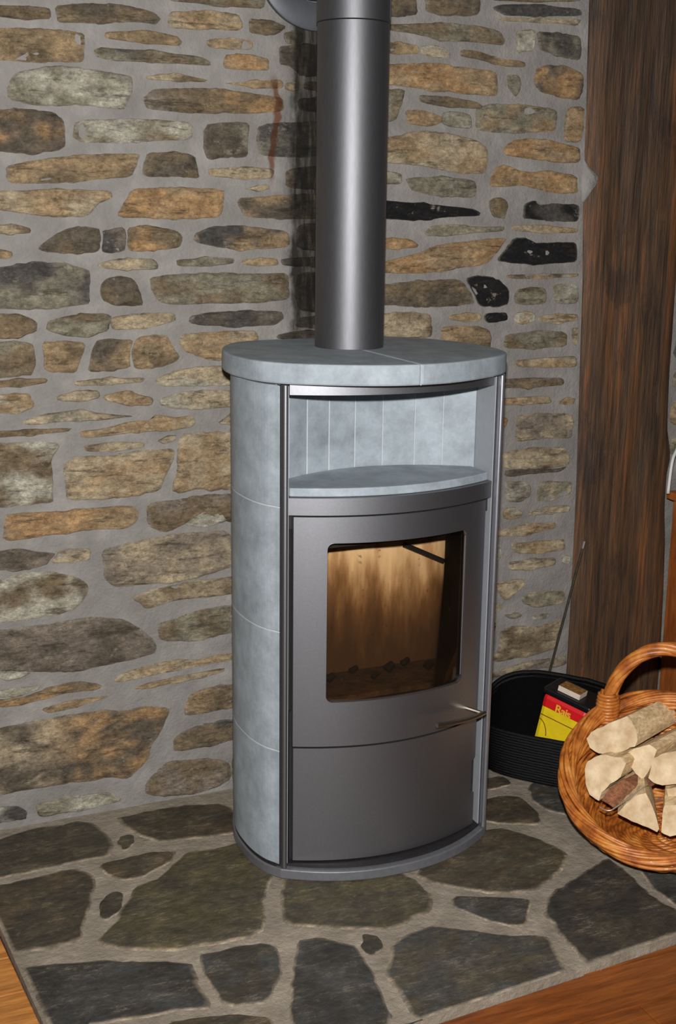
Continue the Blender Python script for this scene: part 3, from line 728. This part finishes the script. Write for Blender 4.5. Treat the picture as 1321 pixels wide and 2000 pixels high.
# base plate with its raised sill
fr = [(x, -.325+.082*(abs(x)/.252)**2.2) for x in [-.252+.504*i/28 for i in range(29)]]
base_o = fr + [(x+.004, y) for x, y in side_R[1:]] + [(-x-.004, y) for x, y in reversed(side_R[1:])]
MB().prism(base_o, Z0, .027).build('base_plate', BASEM, stove, bevel=.0025)
inner = [(x*.985, y+.016) for x, y in fr] + side_R[2:] + [(-x, y) for x, y in reversed(side_R[2:])]
MB().prism(inner, .0272, .034).build('base_sill', DARKM, stove)
# carcass: back, floor of the firebox, deck under the niche, inner cheeks
back = [(x*.93, min(y, .14)-.004) for x, y in side_R if y > -.2]
mb = MB()
mb.prism(back + [(-x, y) for x, y in reversed(back)] + [(-.225, -.06), (.225, -.06)][::1], .034, 1.062)
mb.box((-.226, -.222, .034), (.226, -.06, .375)); mb.box((-.2343, -.222, .770), (.2343, -.06, .832)); mb.box((-.2343, -.215, 1.048), (.2343, -.06, 1.066))
for s in (-1, 1): mb.box((min(s*.2366, s*.246), -.222, .034), (max(s*.2366, s*.246), -.06, 1.064))
mb.build('carcass', DARKM, stove)
# cheeks in sight beside door and niche
for s in (-1, 1):
    MB().box((min(s*.2345, s*.2364), -.2360, .034), (max(s*.2345, s*.2364), -.120, 1.064)).build('inner_cheek', MATTE, stove)
# uprights
for s in (-1, 1):
    x = s*.2450
    prof = [(x+.0056*math.cos(a), -.2440+.0056*math.sin(a)) for a in [math.pi*i/12*1.0 + math.pi for i in range(13)]]
    prof = [(x+.0056, -.228)] + [] + [(x-.0056, -.228)] + prof[0:]
    MB().prism(prof, .030, 1.067).build('upright', ALU if s > 0 else PAINT, stove, smooth=True, sharp=50)
    xx = s*.2515; MB().box((xx-.0018, -.236, .030), (xx+.0018, -.215, 1.066)).build('dark_joint_strip', DARKM, stove)
# soapstone side tiles, four high on each side
lev = [.0345, .2965, .5590, .8215, 1.0672]
for s in (-1, 1):
    for a, b in zip(lev, lev[1:]):
        out = [(s*(x+.0015), y) for x, y in side_R[1:]]; out[0] = (s*.2545, -.239)
        inn = [(s*(x-.020 if i else .2545), y+(.0 if i else .0)) for i, (x, y) in enumerate(side_R[1:])]
        inn = [(s*.2545, -.217)] + inn[1:]
        pl_ = out + list(reversed(inn))
        MB().prism(pl_, a+.0009, b-.0009).build('soapstone_tile', SOAP, stove, bevel=.0016)
for s in (-1, 1):                        # pale joints between the tiles
    for z in lev[1:-1]:
        out = [(s*(x+.0012), y) for x, y in side_R[1:]]; out[0] = (s*.2545, -.2388); inn = [(s*.2545, -.230)]+[(s*(x-.01), y) for x, y in side_R[2:]]
        MB().prism(out+list(reversed(inn)), z-.0012, z+.0012).build('tile_joint', CHALK, stove)
# top rail under the slab
def bent(name, x0, x1, z0, z1, mat, parent, off=0.0, th=.012, n=30, bevel=.0012):
    f_ = arc(n, x0, x1, off); b_ = [(x, y+th) for x, y in f_]
    return MB().prism(f_+list(reversed(b_)), z0, z1).build(name, mat, parent, smooth=True, sharp=40)
bent('top_rail', -.232, .232, 1.046, 1.066, PAINT, stove, .002)
bent('shelf_rail', -.2345, .2345, .8035, .8385, PAINT, stove, .006, .02)
# soapstone top, two slabs meeting in the middle
slabR = [(0, -.345), (.06, -.339), (.12, -.320), (.175, -.293), (.225, -.262), (.262, -.228), (.285, -.185), (.297, -.13), (.300, -.07), (.293, -.01), (.276, .05), (.248, .11), (.215, .152), (.17, .179), (.1, .19), (0, .192)]
sr = [(p.x, p.y) for p in catmull([Vector((*p, 0)) for p in slabR], 5)]
for s in (-1, 1):
    pts = [(s*max(.0006, x), y) for x, y in sr]
    MB().prism(pts, 1.0688, 1.1105).build('top_slab', SOAP, stove, bevel=.004)
# niche: upright soapstone staves on a hollow curve
def nich(x): return -.075-.085*(abs(x)/.234)**2.0
xs_ = []
for px in (571, 600, 643, 694, 748, 811, 866, 926):
    best = None
    for i in range(800):
        x = -.234+.468*i/799; d = abs(proj((x, nich(x), .95))[0]-px)
        if best is None or d < best[0]: best = (d, x)
    xs_.append(best[1])
xs_[0] = min(xs_[0], -.2); full = [-.2340] + [x for x in xs_[1:-1]] + [.2340]
while full[1]-full[0] > .075: full.insert(1, full[1]-.052)
for a, b in zip(full, full[1:]):
    q0, q1 = (a+.0006, nich(a)), (b-.0006, nich(b))
    MB().prism([q0, q1, (q1[0], q1[1]+.018), (q0[0], q0[1]+.018)], .8330, 1.0470).build('soapstone_stave', SOAP, stove, bevel=.0016)
for a in full[1:-1]:
    MB().box((a-.0009, nich(a)-.0001, .8330), (a+.0009, nich(a)+.004, 1.0468)).build('stave_joint', CHALK, stove)
MB().box((-.0007, -.3444, 1.069), (.0007, .18, 1.1100)).build('slab_joint', CHALK, stove)
# niche shelf of soapstone
f_ = arc(24, -.229, .229, -.006); bk = [(x, nich(x)-.002) for x in [.229-.458*i/24 for i in range(25)]]
MB().prism(f_+[(x, min(y, -.06)) for x, y in bk], .8390, .8570).build('niche_shelf', SOAP, stove, bevel=.0025)
# door: bowed sheet with a rounded window, then the glass
def rrect(x0, x1, z0, z1, r, n=10, m=14):
    out = []
    for cx, cz, a0 in ((x1-r, z1-r, 0), (x0+r, z1-r, 90), (x0+r, z0+r, 180), (x1-r, z0+r, 270)):
        for i in range(n+1):
            a = math.radians(a0+90*i/n); out.append((cx+r*math.cos(a), cz+r*math.sin(a)))
        nx = {0: ((x0+r, z1), m), 90: ((x0, z0+r), 6), 180: ((x1-r, z0), m), 270: ((x1, z1-r), 6)}[a0]
        p0 = out[-1]
        for i in range(1, nx[1]): out.append((p0[0]+(nx[0][0]-p0[0])*i/nx[1], p0[1]+(nx[0][1]-p0[1])*i/nx[1]))
    return out
door = empty('door', (0, 0, 0), stove); door.location = Vector((0, -.28, .302))-Vector(stove.location)
WX0, WX1, WZ0, WZ1 = -.160, .1635, .400, .744
def door_sheet():
    DX0, DX1, DZ0, DZ1 = -.2235, .2215, .3015, .7985; rc = .014
    xs = [DX0+(WX0-DX0)*i/8 for i in range(8)]+[WX0+(WX1-WX0)*i/30 for i in range(31)]+[WX1+(DX1-WX1)*i/8 for i in range(1, 9)]
    zs = [DZ0, (DZ0+WZ0)/2, WZ0, (WZ0+WZ1)/2, WZ1, (WZ1+DZ1)/2, DZ1]; mb = MB(); nx = len(xs)
    v = [(x, yf(x), z) for z in zs for x in xs]; f = []
    for i in range(len(zs)-1):
        for j in range(nx-1):
            if i in (2, 3) and 8 <= j < 38: continue
            f.append((i*nx+j, i*nx+j+1, (i+1)*nx+j+1, (i+1)*nx+j))
    mb.add(v, f)
    for cx, cz, sx, sz in ((WX0, WZ0, 1, 1), (WX1, WZ0, -1, 1), (WX1, WZ1, -1, -1), (WX0, WZ1, 1, -1)):    # rounded corners of the opening
        pts = [(cx, cz)]+[(cx+sx*rc*(1-math.sin(a)), cz+sz*rc*(1-math.cos(a))) for a in [math.pi/2*k/8 for k in range(9)]]
        if sx*sz > 0: pts = [pts[0]]+pts[:0:-1]
        mb.add([(x, yf(x), z) for x, z in pts], [(0, k+1, k+2) for k in range(8)])
    i_ = rrect(WX0, WX1, WZ0, WZ1, rc); n = len(i_)
    mb.add([(x, yf(x), z) for x, z in i_]+[(x, yf(x)+.012, z) for x, z in i_], [(k, (k+1) % n, n+(k+1) % n, n+k) for k in range(n)])
    o = [(x, DZ0) for x in xs]+[(x, DZ1) for x in reversed(xs)]; n = len(o)
    mb.add([(x, yf(x), z) for x, z in o]+[(x, yf(x)+.018, z) for x, z in o], [(k, n+k, n+(k+1) % n, (k+1) % n) for k in range(n)])
    return mb.v, mb.f
v, f = door_sheet(); obj('door_panel', v, f, PAINT, door, smooth=True, sharp=30)
P = [[(WX0-.004+(WX1-WX0+.008)*j/30, yf(WX0-.004+(WX1-WX0+.008)*j/30)+.009, WZ0-.004+(WZ1-WZ0+.008)*i/4) for j in range(31)] for i in range(5)]
g_ = MB().grid(P).build('door_glass', GLASS, door, smooth=True)
tag(g_, 'smoke-browned curved glass pane')
# thin bright edge of the window opening on its right and lower side
MB().tube([(WX1-.0015, yf(WX1)+.004, WZ0+.016+(WZ1-WZ0-.03)*i/8) for i in range(9)], .0013, 6).build('window_bead', ALU, door)
# handle
def hx(px, py, off):
    best = None
    for i in range(600):
        x = .02+.26*i/599; y = yf(min(x, .235))-off; z = aty(px, py, y); d = abs(z.x-x)
        if best is None or d < best[0]: best = (d, Vector((x, y, z.z)))
    return best[1]
hpts = [hx(x, y, o) for x, y, o in ((854, 1417, .034), (880, 1413, .036), (905, 1408, .038), (928, 1401, .042), (947, 1392, .046))]
hp = catmull(hpts, 5)
hb = MB().tube(hp, .0056, 10).build('handle', STEELH, door, smooth=True, sharp=40)
r0 = hx(913, 1384, 0.0); r0.y += .004
MB().tube([r0, hpts[-1]+(hpts[-2]-hpts[-1])*.15], .0042, 8).build('handle_stem', STEELH, door, smooth=True, sharp=40)
# ash drawer front with the notch in its right edge
rows = [.038, .060, .09, .1155, .1160, .150, .195, .2055, .23, .26, .2975]
def xr_(z): return .2085 if .1158 < z < .20 else .2205
P = [[(-.2225+(xr_(z)+.2225)*j/34, yf(-.2225+(xr_(z)+.2225)*j/34), z) for j in range(35)] for z in rows]
mb = MB().grid(P)
Pb = [[(x, y+.014, z) for x, y, z in r] for r in P]; mb.grid([list(reversed(r)) for r in Pb])
nr, nc = len(rows), 35
ring = [(0, j) for j in range(nc)]+[(i, nc-1) for i in range(1, nr)]+[(nr-1, j) for j in range(nc-2, -1, -1)]+[(i, 0) for i in range(nr-2, 0, -1)]
mb.add([P[i][j] for i, j in ring]+[Pb[i][j] for i, j in ring], [(k, len(ring)+k, len(ring)+(k+1) % len(ring), (k+1) % len(ring)) for k in range(len(ring))])
mb.build('ash_drawer_front', PAINT, stove, smooth=True, sharp=30)
CHAR = simple('char', (34, 28, 24), .9, 0, .3, 60)
# firebox lining
fb = empty('firebox', (0, 0, 0), stove); fb.location = Vector((0, -.15, .376))-Vector(stove.location)
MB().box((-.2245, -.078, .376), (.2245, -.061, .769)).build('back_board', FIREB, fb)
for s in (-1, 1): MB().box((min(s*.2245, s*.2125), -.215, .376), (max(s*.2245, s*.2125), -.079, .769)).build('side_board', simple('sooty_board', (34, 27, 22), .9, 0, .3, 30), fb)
MB().box((-.21, -.215, .376), (.21, -.079, .388)).build('ash_bed', simple('ash', (96, 72, 48), .95, 0, .3, 40, .01), fb)
MB().box((-.21, -.222, .722), (.21, -.120, .747)).build('baffle_plate', DARKM, fb)
MB().tube([aty(790, 1064, -.092), aty(866, 1096, -.092)], .0065, 6).build('air_bar', DARKM, fb)
for i, (x, y, r_) in enumerate(((-.1, -.13, .009), (-.03, -.10, .007), (.05, -.12, .011), (.1, -.1, .008), (.0, -.15, .006), (.14, -.14, .009))):
    MB().tube([(x, y, .394), (x+.018, y+.004, .395+r_)], [r_*1.1, r_*.7], 6).build('charred_lump', CHAR, fb)

# ------------------------------------------------------------------ flue pipe
flue = empty('flue_pipe', (0, 0, 1.111))
tag(flue, 'grey steel flue pipe rising from the stove top and bending into the wall', 'flue pipe')
def ring_(r, z, k=64): return [(r*math.cos(2*math.pi*i/k), r*math.sin(2*math.pi*i/k), z) for i in range(k)]
def lathe(prof, k=64, tf=None, closed=False):
    v = []; f = []
    for r, z in prof: v += ring_(r, z, k)
    if tf: v = [tf(p) for p in v]
    n = len(prof)
    for i in range(n if closed else n-1):
        for j in range(k): f.append((i*k+j, i*k+(j+1) % k, ((i+1) % n)*k+(j+1) % k, ((i+1) % n)*k+j))
    return v, f
zj = 1.775; zc = 1.923
v, f = lathe([(.070, 1.111), (.0752, 1.111), (.0752, zj-.001), (.070, zj)]); obj('lower_pipe', v, f, PAINTP, flue, smooth=True, sharp=40)
# mitred elbow: upright part cut at 45 degrees, then level part to the wall
k = 64; r = .0768; v = []; f = []
for zf_ in (lambda a: zj, lambda a: zj+.0015, lambda a: zc - r*math.sin(a)*-1 if False else zc + r*math.sin(a)*-1):
    rr = r if len(v) else r-.004
    v += [(rr*math.cos(2*math.pi*i/k), rr*math.sin(2*math.pi*i/k), zf_(2*math.pi*i/k)) for i in range(k)]
v += [(r*math.cos(2*math.pi*i/k), W-.001, zc-r*math.sin(2*math.pi*i/k)) for i in range(k)]
for i in range(3):
    for j in range(k): f.append((i*k+j, i*k+(j+1) % k, (i+1)*k+(j+1) % k, (i+1)*k+j))
obj('elbow', v, f, PAINTP, flue, smooth=True, sharp=35)
MB().box((.052, -.0640, zj+.002), (.0535, -.0555, zj+.12)).build('elbow_seam', PAINTP, flue)
tfc = lambda p: (p[0], W-.0008-p[2], zc+p[1])
v, f = lathe([(.080, .0), (.139, .0), (.139, .0105), (.1365, .0125), (.083, .0125), (.080, .0105)], 72, tfc, True)
obj('wall_collar', v, [tuple(reversed(g)) for g in f], COLLAR, flue, smooth=True, sharp=40)

# ------------------------------------------------------------------ black basket in the corner
BP, E1, E2 = Vector((.413, .030, 0)), Vector((.64, -.77, 0)).normalized(), Vector((.77, .64, 0)).normalized()
BC = BP+E1*.125+E2*.128
bask = empty('black_basket', BC+Vector((0, 0, .0045)))
tag(bask, 'black woven storage basket with raised back standing beside the stove', 'basket')
def rr_out(a, sc=1.0, lx=.185, ly=.122):
    c, s = math.cos(a), math.sin(a); e = 2/3.0
    return (math.copysign(abs(c)**e, c)*lx*sc, math.copysign(abs(s)**e, s)*ly*sc)
mb = MB(); NR = 17
for k in range(NR):
    t = k/(NR-1); pts = []
    for i in range(72):
        a = 2*math.pi*i/72; u, w_ = rr_out(a, .90+.10*t**.6)
        hgt = .128+.082*max(0, (w_+.03)/.152)**1.1
        if w_ < -.03: hgt = .128
        q = BC+E1*u+E2*w_; pts.append((q.x, q.y, .0115+t*(hgt-.010)+.0016*noise.noise(Vector((i*.9, k*3.1, 0)))))
    mb.tube(pts, .0062, 7, True)
mb.build('woven_wall', BLACK, bask, smooth=True)
pts = [BC+E1*rr_out(2*math.pi*i/60, .9)[0]+E2*rr_out(2*math.pi*i/60, .9)[1] for i in range(60)]
MB().prism([(q.x, q.y) for q in pts], .0045, .016).build('basket_floor', BLACK, bask)
P = []
for t in (0, .35, .7, 1.0):
    row = []
    for i in range(61):
        a = 2*math.pi*i/60; u, w_ = rr_out(a, .835+.092*t**.6); hgt = .128+.082*max(0, (w_+.03)/.152)**1.1 if w_ > -.03 else .128
        q = BC+E1*u+E2*w_; row.append((q.x, q.y, .012+t*(hgt-.014)))
    P.append(row)
MB().grid(P).build('lining', LININ, bask, smooth=True)

# ------------------------------------------------------------------ red and yellow tub with a black lid, matchbox on it
tr_ = math.radians
ang = tr_(-62); tu = Vector((math.cos(ang), math.sin(ang), 0)); td = Vector((-tu.y, tu.x, 0)); tup = Vector((0, 0, 1))
roll = tr_(11); U = (tu*math.cos(roll)-tup*math.sin(roll)).normalized(); V = (tup*math.cos(roll)+tu*math.sin(roll)).normalized(); D = U.cross(V)*-1
if D.dot(Vector((.9, .42, 0))) < 0: D = -D
TH, TW, TD = .150, .128, .085
nface = -D
fp = atplane(1063, 1352, BC+E2*-.035+Vector((0, 0, .14)), nface)        # top left corner of the printed face
TL = fp
def tp(u, v, d=0.0): return TL+U*u-V*v+D*d                               # u right, v down, d back
def slab_uv(name, u0, u1, v0, v1, d0, d1, mat, parent, bev=0.003):
    v = [tp(u, w_, d) for d in (d0, d1) for w_ in (v0, v1) for u in (u0, u1)]
    return obj(name, v, [(0, 2, 3, 1), (4, 5, 7, 6), (0, 1, 5, 4), (2, 6, 7, 3), (0, 4, 6, 2), (1, 3, 7, 5)], mat, parent, bevel=bev)
tub = empty('firelighter_tub', tp(TW/2, TH, TD/2)); tag(tub, 'red and yellow tub with a black lid standing in the black basket', 'tub')
bd_ = slab_uv('tub_body', 0, TW, 0, TH, 0, TD, YEL, tub, .012)
slab_uv('red_band', -.0006, TW+.0006, .0, .046, -.0007, TD+.0006, RED, tub, .012)
slab_uv('lid', -.004, TW+.004, -.016, .001, -.004, TD+.004, BLACKP, tub, .005)
slab_uv('brown_line', .006, TW-.006, .0580, .0602, -.0008, .0005, BRN, tub, 0)
mb = MB(); arcp = [tp(.004+.03*math.sin(a), .072+.05*(1-math.cos(a)), -.0003) for a in [1.35*i/14 for i in range(15)]]
mb.tube(arcp, .0012, 5).build('brown_arc', BRN, tub)
cu = bpy.data.curves.new('lettering', 'FONT'); cu.body = 'Rais'; cu.size = .030; cu.extrude = .0004; cu.offset = .0005; cu.space_character = .88
to_ = bpy.data.objects.new('tmp_text', cu); COL.objects.link(to_)
bpy.context.view_layer.update(); dg = bpy.context.evaluated_depsgraph_get(); me = bpy.data.meshes.new_from_object(to_.evaluated_get(dg)); bpy.data.objects.remove(to_)
tv = [tp(.040+v.co.x*1.05, .0360-v.co.y, -.0010-v.co.z) for v in me.vertices]
obj('lettering', tv, [tuple(p.vertices) for p in me.polygons], GOLD, tub)
mt_ = empty('matchbox', tp(.060, -.0162, .035)); tag(mt_, 'small matchbox with brown printed top lying on the black tub lid', 'matchbox')
slab_uv('sleeve', .030, .092, -.0310, -.0168, .010, .050, CARD, mt_, .0006)
slab_uv('printed_top', .0305, .0915, -.0314, -.0308, .0105, .0495, CARDT, mt_, 0)

# ------------------------------------------------------------------ poker leaning in the basket
a = aty(1142, 1057, POST_FRONT-.010); q2 = aty(1073, 1315, .196)
d_ = (q2-a).normalized(); t_ = (.0055-a.z)/d_.z; b_ = a+d_*t_
pk = MB().tube([a, a.lerp(b_, .05), a.lerp(b_, .5), b_], .0034, 8).build('poker', POKER, None, smooth=True, sharp=40)
tag(pk, 'thin steel poker leaning behind the black basket against the dark post', 'poker')
MB().tube([a, a+d_*.02], .0040, 8).build('poker_tip', ALU, pk, smooth=True, sharp=40)

# ------------------------------------------------------------------ wicker log basket
WC = Vector((.585, -.443, .179)); WR = .213; tl, az = tr_(32.58), tr_(37.0)
WB = Vector((math.sin(az)*math.cos(tl), math.cos(az)*math.cos(tl), math.sin(tl))); WRt = Vector((math.cos(az), -math.sin(az), 0)); WN = WRt.cross(WB)
wick = empty('wicker_log_basket', (WC.x, WC.y, .0045)); tag(wick, 'varnished orange-brown wicker log basket with arched handle, low side facing out', 'basket')
def rimp(a, r=WR, h=0.0): return WC+(WRt*math.cos(a)+WB*math.sin(a))*r+WN*h
BCN = Vector((WC.x+.03, WC.y+.03, .018)); BR = .125
def bowl(a, t, off=0.0):
    p = rimp(a, WR-.004); q = BCN+Vector((math.cos(a-az)*BR, math.sin(a-az)*BR, 0))
    m = p.lerp(q, t); o = Vector((m.x-BCN.x, m.y-BCN.y, 0)); L = o.length
    o = o/L if L > 1e-6 else o
    m += o*(.028*math.sin(math.pi*t)+off); m.z -= .018*math.sin(math.pi*t)*(1 if m.z > .09 else .3)
    m.z = max(m.z, .013); return m
P = [[bowl(2*math.pi*j/72, i/12, -.002) for j in range(73)] for i in range(13)]
mb = MB().grid(P); MB_c = len(mb.v); mb.v.append(BCN); 
for j in range(72): mb.f.append((12*73+j, 12*73+j+1, MB_c))
lo = mb.build('bowl_lining', WICKD, wick, smooth=True)
mb = MB()
for i in range(17):                       # weavers, in and out of the stakes
    t = .04+.93*i/16; pts = []
    for j in range(120):
        a = 2*math.pi*j/120; pts.append(bowl(a, t+.006*noise.noise(Vector((j*.2, i*2, 0))), -.001+.005*math.sin(a*15+math.pi*i)))
    mb.tube(pts, .0050+.0012*R_.random(), 6, True)
mb.build('woven_side', WICK, wick, smooth=True)
mb = MB()
for s in range(17):                       # braided rim
    ph = 2*math.pi*s/17; tw = R_.choice((2, 3, 4)); pts = []; ro = .012+.006*R_.random()
    for j in range(150):
        a = 2*math.pi*j/150; b = ph+tw*a
        pts.append(rimp(a, WR+math.cos(b)*ro, math.sin(b)*ro*.8))
    mb.tube(pts, .0044, 6, True)
mb.build('braided_rim', WICK, wick, smooth=True)
mb = MB()
for s in range(25):                        # inner band of loose strands under the rim
    pts = []; 
    for j in range(150):
        a = 2*math.pi*j/150; pts.append(bowl(a, min(.99, .05+.037*s+.03*math.sin(a*4+s*1.3)), -.008-.003*math.sin(a*9+s)))
    mb.tube(pts, .0046, 6, True)
mb.build('inner_band', WICK, wick, smooth=True)
mb = MB()
for k in range(4):                        # woven floor, strands laid round in a spiral
    pts = []
    for j in range(220):
        a = 2*math.pi*(j/220*3.6+k/4); r_ = .012+.118*j/220
        pts.append(BCN+Vector((math.cos(a)*r_, math.sin(a)*r_, .003+.0025*math.sin(a*11+k*1.5))))
    mb.tube(pts, .0050, 6)
mb.build('woven_floor', WICK, wick, smooth=True)
# handle
h0, h1 = rimp(tr_(128), WR-.002), rimp(tr_(50), WR-.002); hm = (h0+h1)/2; ha = (h0-h1)/2; hh = Vector((0, 0, .165))
hc = [hm+ha*math.cos(math.pi*i/40)+hh*math.sin(math.pi*i/40) for i in range(41)]
hc = [h0-hh*.25]+hc+[h1-hh*.25]
mb = MB(); n = len(hc)
for s in range(6):
    pts = []
    for i, p in enumerate(hc):
        t = (hc[min(n-1, i+1)]-hc[max(0, i-1)]).normalized(); nn = t.cross(Vector((WN.x, WN.y, 0)).normalized()).normalized(); bb = t.cross(nn)
        b = 2*math.pi*s/6+i*.17; pts.append(p+(nn*math.cos(b)+bb*math.sin(b))*.0090)
    mb.tube(pts, .0082, 7)
mb.build('handle', WICK, wick, smooth=True)
for base, sgn in ((h0, 1), (h1, -1)):
    mb = MB(); pts = []
    for i in range(90):
        b = i*.62; z = -.030+.0008*i; rad = .021+.004*math.sin(i/90*math.pi)
        pts.append(base+Vector((math.cos(b)*rad, math.sin(b)*rad, z)))
    mb.tube(pts, .0046, 6)
    for s in range(5):
        pts = [base+WRt*(.018*math.cos(s*1.2+i*.35))+WB*(.018*math.sin(s*1.2+i*.35))+Vector((0, 0, .040-.018*i)) for i in range(6)]
        mb.tube(pts, .0052, 6)
    mb.build('handle_binding', WICK, wick, smooth=True)

# ------------------------------------------------------------------ split logs in the wicker basket
LD = Vector((.93, .37, 0)).normalized(); LNn = Vector((-.80, -.52, .30)).normalized()
LOGSPEC = [
 ('pale split log on top of the pile with its cut end facing out', .035, .33, 'side', [(1146,1442),(1155,1430),(1190,1412),(1225,1400),(1235,1410),(1243,1425),(1246,1445),(1240,1458),(1215,1468),(1190,1475),(1170,1472),(1152,1460)], LD),
 ('wedge of split wood tucked under the top log', .012, .20, 'side', [(1220,1473),(1240,1462),(1268,1454),(1283,1464),(1271,1500),(1256,1523),(1242,1511),(1228,1490)], LD),
 ('wide split log at the right of the pile with rounded lower edge', .022, .18, 'side', [(1267,1520),(1277,1481),(1300,1470),(1330,1466),(1350,1480),(1350,1512),(1325,1531),(1295,1534),(1277,1529)], LD),
 ('rounded split log at the left of the pile against the rim', -.005, .17, 'side', [(1143,1505),(1147,1488),(1160,1479),(1182,1474),(1212,1480),(1222,1492),(1213,1518),(1192,1532),(1176,1548),(1169,1564),(1152,1552),(1144,1530)], LD),
 ('reddish bark-covered log low in the middle of the pile', -.02, .13, 'bark', [(1176,1563),(1190,1540),(1218,1522),(1240,1535),(1248,1552),(1222,1570),(1200,1578)], LD),
 ('pale split log with a jagged end at the bottom of the pile', -.005, .12, 'side', [(1207,1590),(1222,1570),(1240,1556),(1262,1548),(1275,1575),(1288,1618),(1284,1624),(1265,1616),(1235,1604)], Vector((.55, .8, .10)).normalized()),
 ('split log at the bottom right of the pile with a short crack', -.004, .11, 'side', [(1292,1625),(1294,1590),(1300,1574),(1325,1570),(1350,1600),(1340,1630),(1310,1634)], Vector((.6, .75, .1)).normalized()),
 ('narrow upright split log wedged at the right of the pile', .004, .12, 'side', [(1303,1541),(1330,1537),(1360,1545),(1362,1582),(1325,1578),(1309,1566)], LD),
]
for i, (lab, off, ln, kind, pts, dr) in enumerate(LOGSPEC):
    cx = sum(p[0] for p in pts)/len(pts); cy = sum(p[1] for p in pts)/len(pts)
    P0 = atplane(cx, cy, WC+WN*off, WN)
    e = [atplane(x, y, P0, LNn) for x, y in pts]
    fine = []
    for a_, b2 in zip(e, e[1:]+e[:1]):
        for k in range(3): fine.append(a_.lerp(b2, k/3))
    fine = [p+Vector((noise.noise(p*70), noise.noise(p*70+Vector((9, 0, 0))), noise.noise(p*70+Vector((0, 9, 0)))))*.0022 for p in fine]
    n = len(fine); cen = sum(fine, Vector())/n
    lg = empty('split_log', (cen.x, cen.y, cen.z)); tag(lg, lab, 'log', 'split logs in the wicker basket')
    v = []; f = []; S = 6
    for s in range(S+1):
        t = s/S; sc = 1-.12*t
        for p in fine:
            q = cen+(p-cen)*sc+dr*ln*t
            q += Vector((noise.noise(p*30), 0, noise.noise(p*30+Vector((0, 5, 0)))))*.003*math.sin(math.pi*t)
            v.append(q)
    for s in range(S):
        for k in range(n): f.append((s*n+k, s*n+(k+1) % n, (s+1)*n+(k+1) % n, (s+1)*n+k))
    f.append(tuple(S*n+k for k in range(n)))
    obj('log_side', v, f, BARK if kind == 'bark' else LOGS, lg, smooth=True, sharp=35)
    ev = list(fine)+[cen+(p-cen)*.6+LNn*.002*noise.noise(p*60) for p in fine]+[cen]
    ef = [(k, (k+1) % n, n+(k+1) % n, n+k) for k in range(n)]+[(n+k, n+(k+1) % n, 2*n) for k in range(n)]
    obj('cut_end', ev, ef, LOGE if kind != 'bark' else BARK, lg, smooth=True, sharp=35)
wp = [atplane(x, y, WC+WN*o, WN) for x, y, o in ((1171, 1576, .004), (1180, 1581, .006), (1193, 1583, .008), (1210, 1572, .010), (1240, 1551, .014), (1266, 1532, .018))]
wr = MB().tube(catmull(wp, 3), .0016, 6).build('wire_hook', WIRE, None, smooth=True)
tag(wr, 'thin bright bent wire lying across the logs in the wicker basket', 'wire')

# ------------------------------------------------------------------ pine cabinet at the right edge and its cable
cab = empty('pine_cabinet', (1.35, .08, 0)); tag(cab, 'orange pine cabinet at the right edge beside the dark post', 'cabinet')
CX = aty(1317, 960, .19).x
MB().box((CX, -.02, .0045), (CX+.5, .19, .64)).build('cabinet_body', CABW, cab, bevel=.003)
MB().box((CX-.018, -.04, .6405), (CX+.51, .20, .662)).build('cabinet_top', CABW, cab, bevel=.003)
MB().box((CX+.03, -.034, .06), (CX+.47, -.0205, .61)).build('cabinet_door', CABW, cab, bevel=.003)
c0 = aty(1308, 928, .15); c1 = aty(1313, 905, .16); c2 = aty(1322, 880, .17); c3 = aty(1340, 850, .18)
cb = MB().tube(catmull([(c0.x, c0.y, .667), c1, c2, c3, (c3.x+.1, .19, c3.z+.02)], 5), .0045, 8).build('power_cable', CABLE, None, smooth=True)
tag(cb, 'white power cable curving up from the pine cabinet top', 'cable')
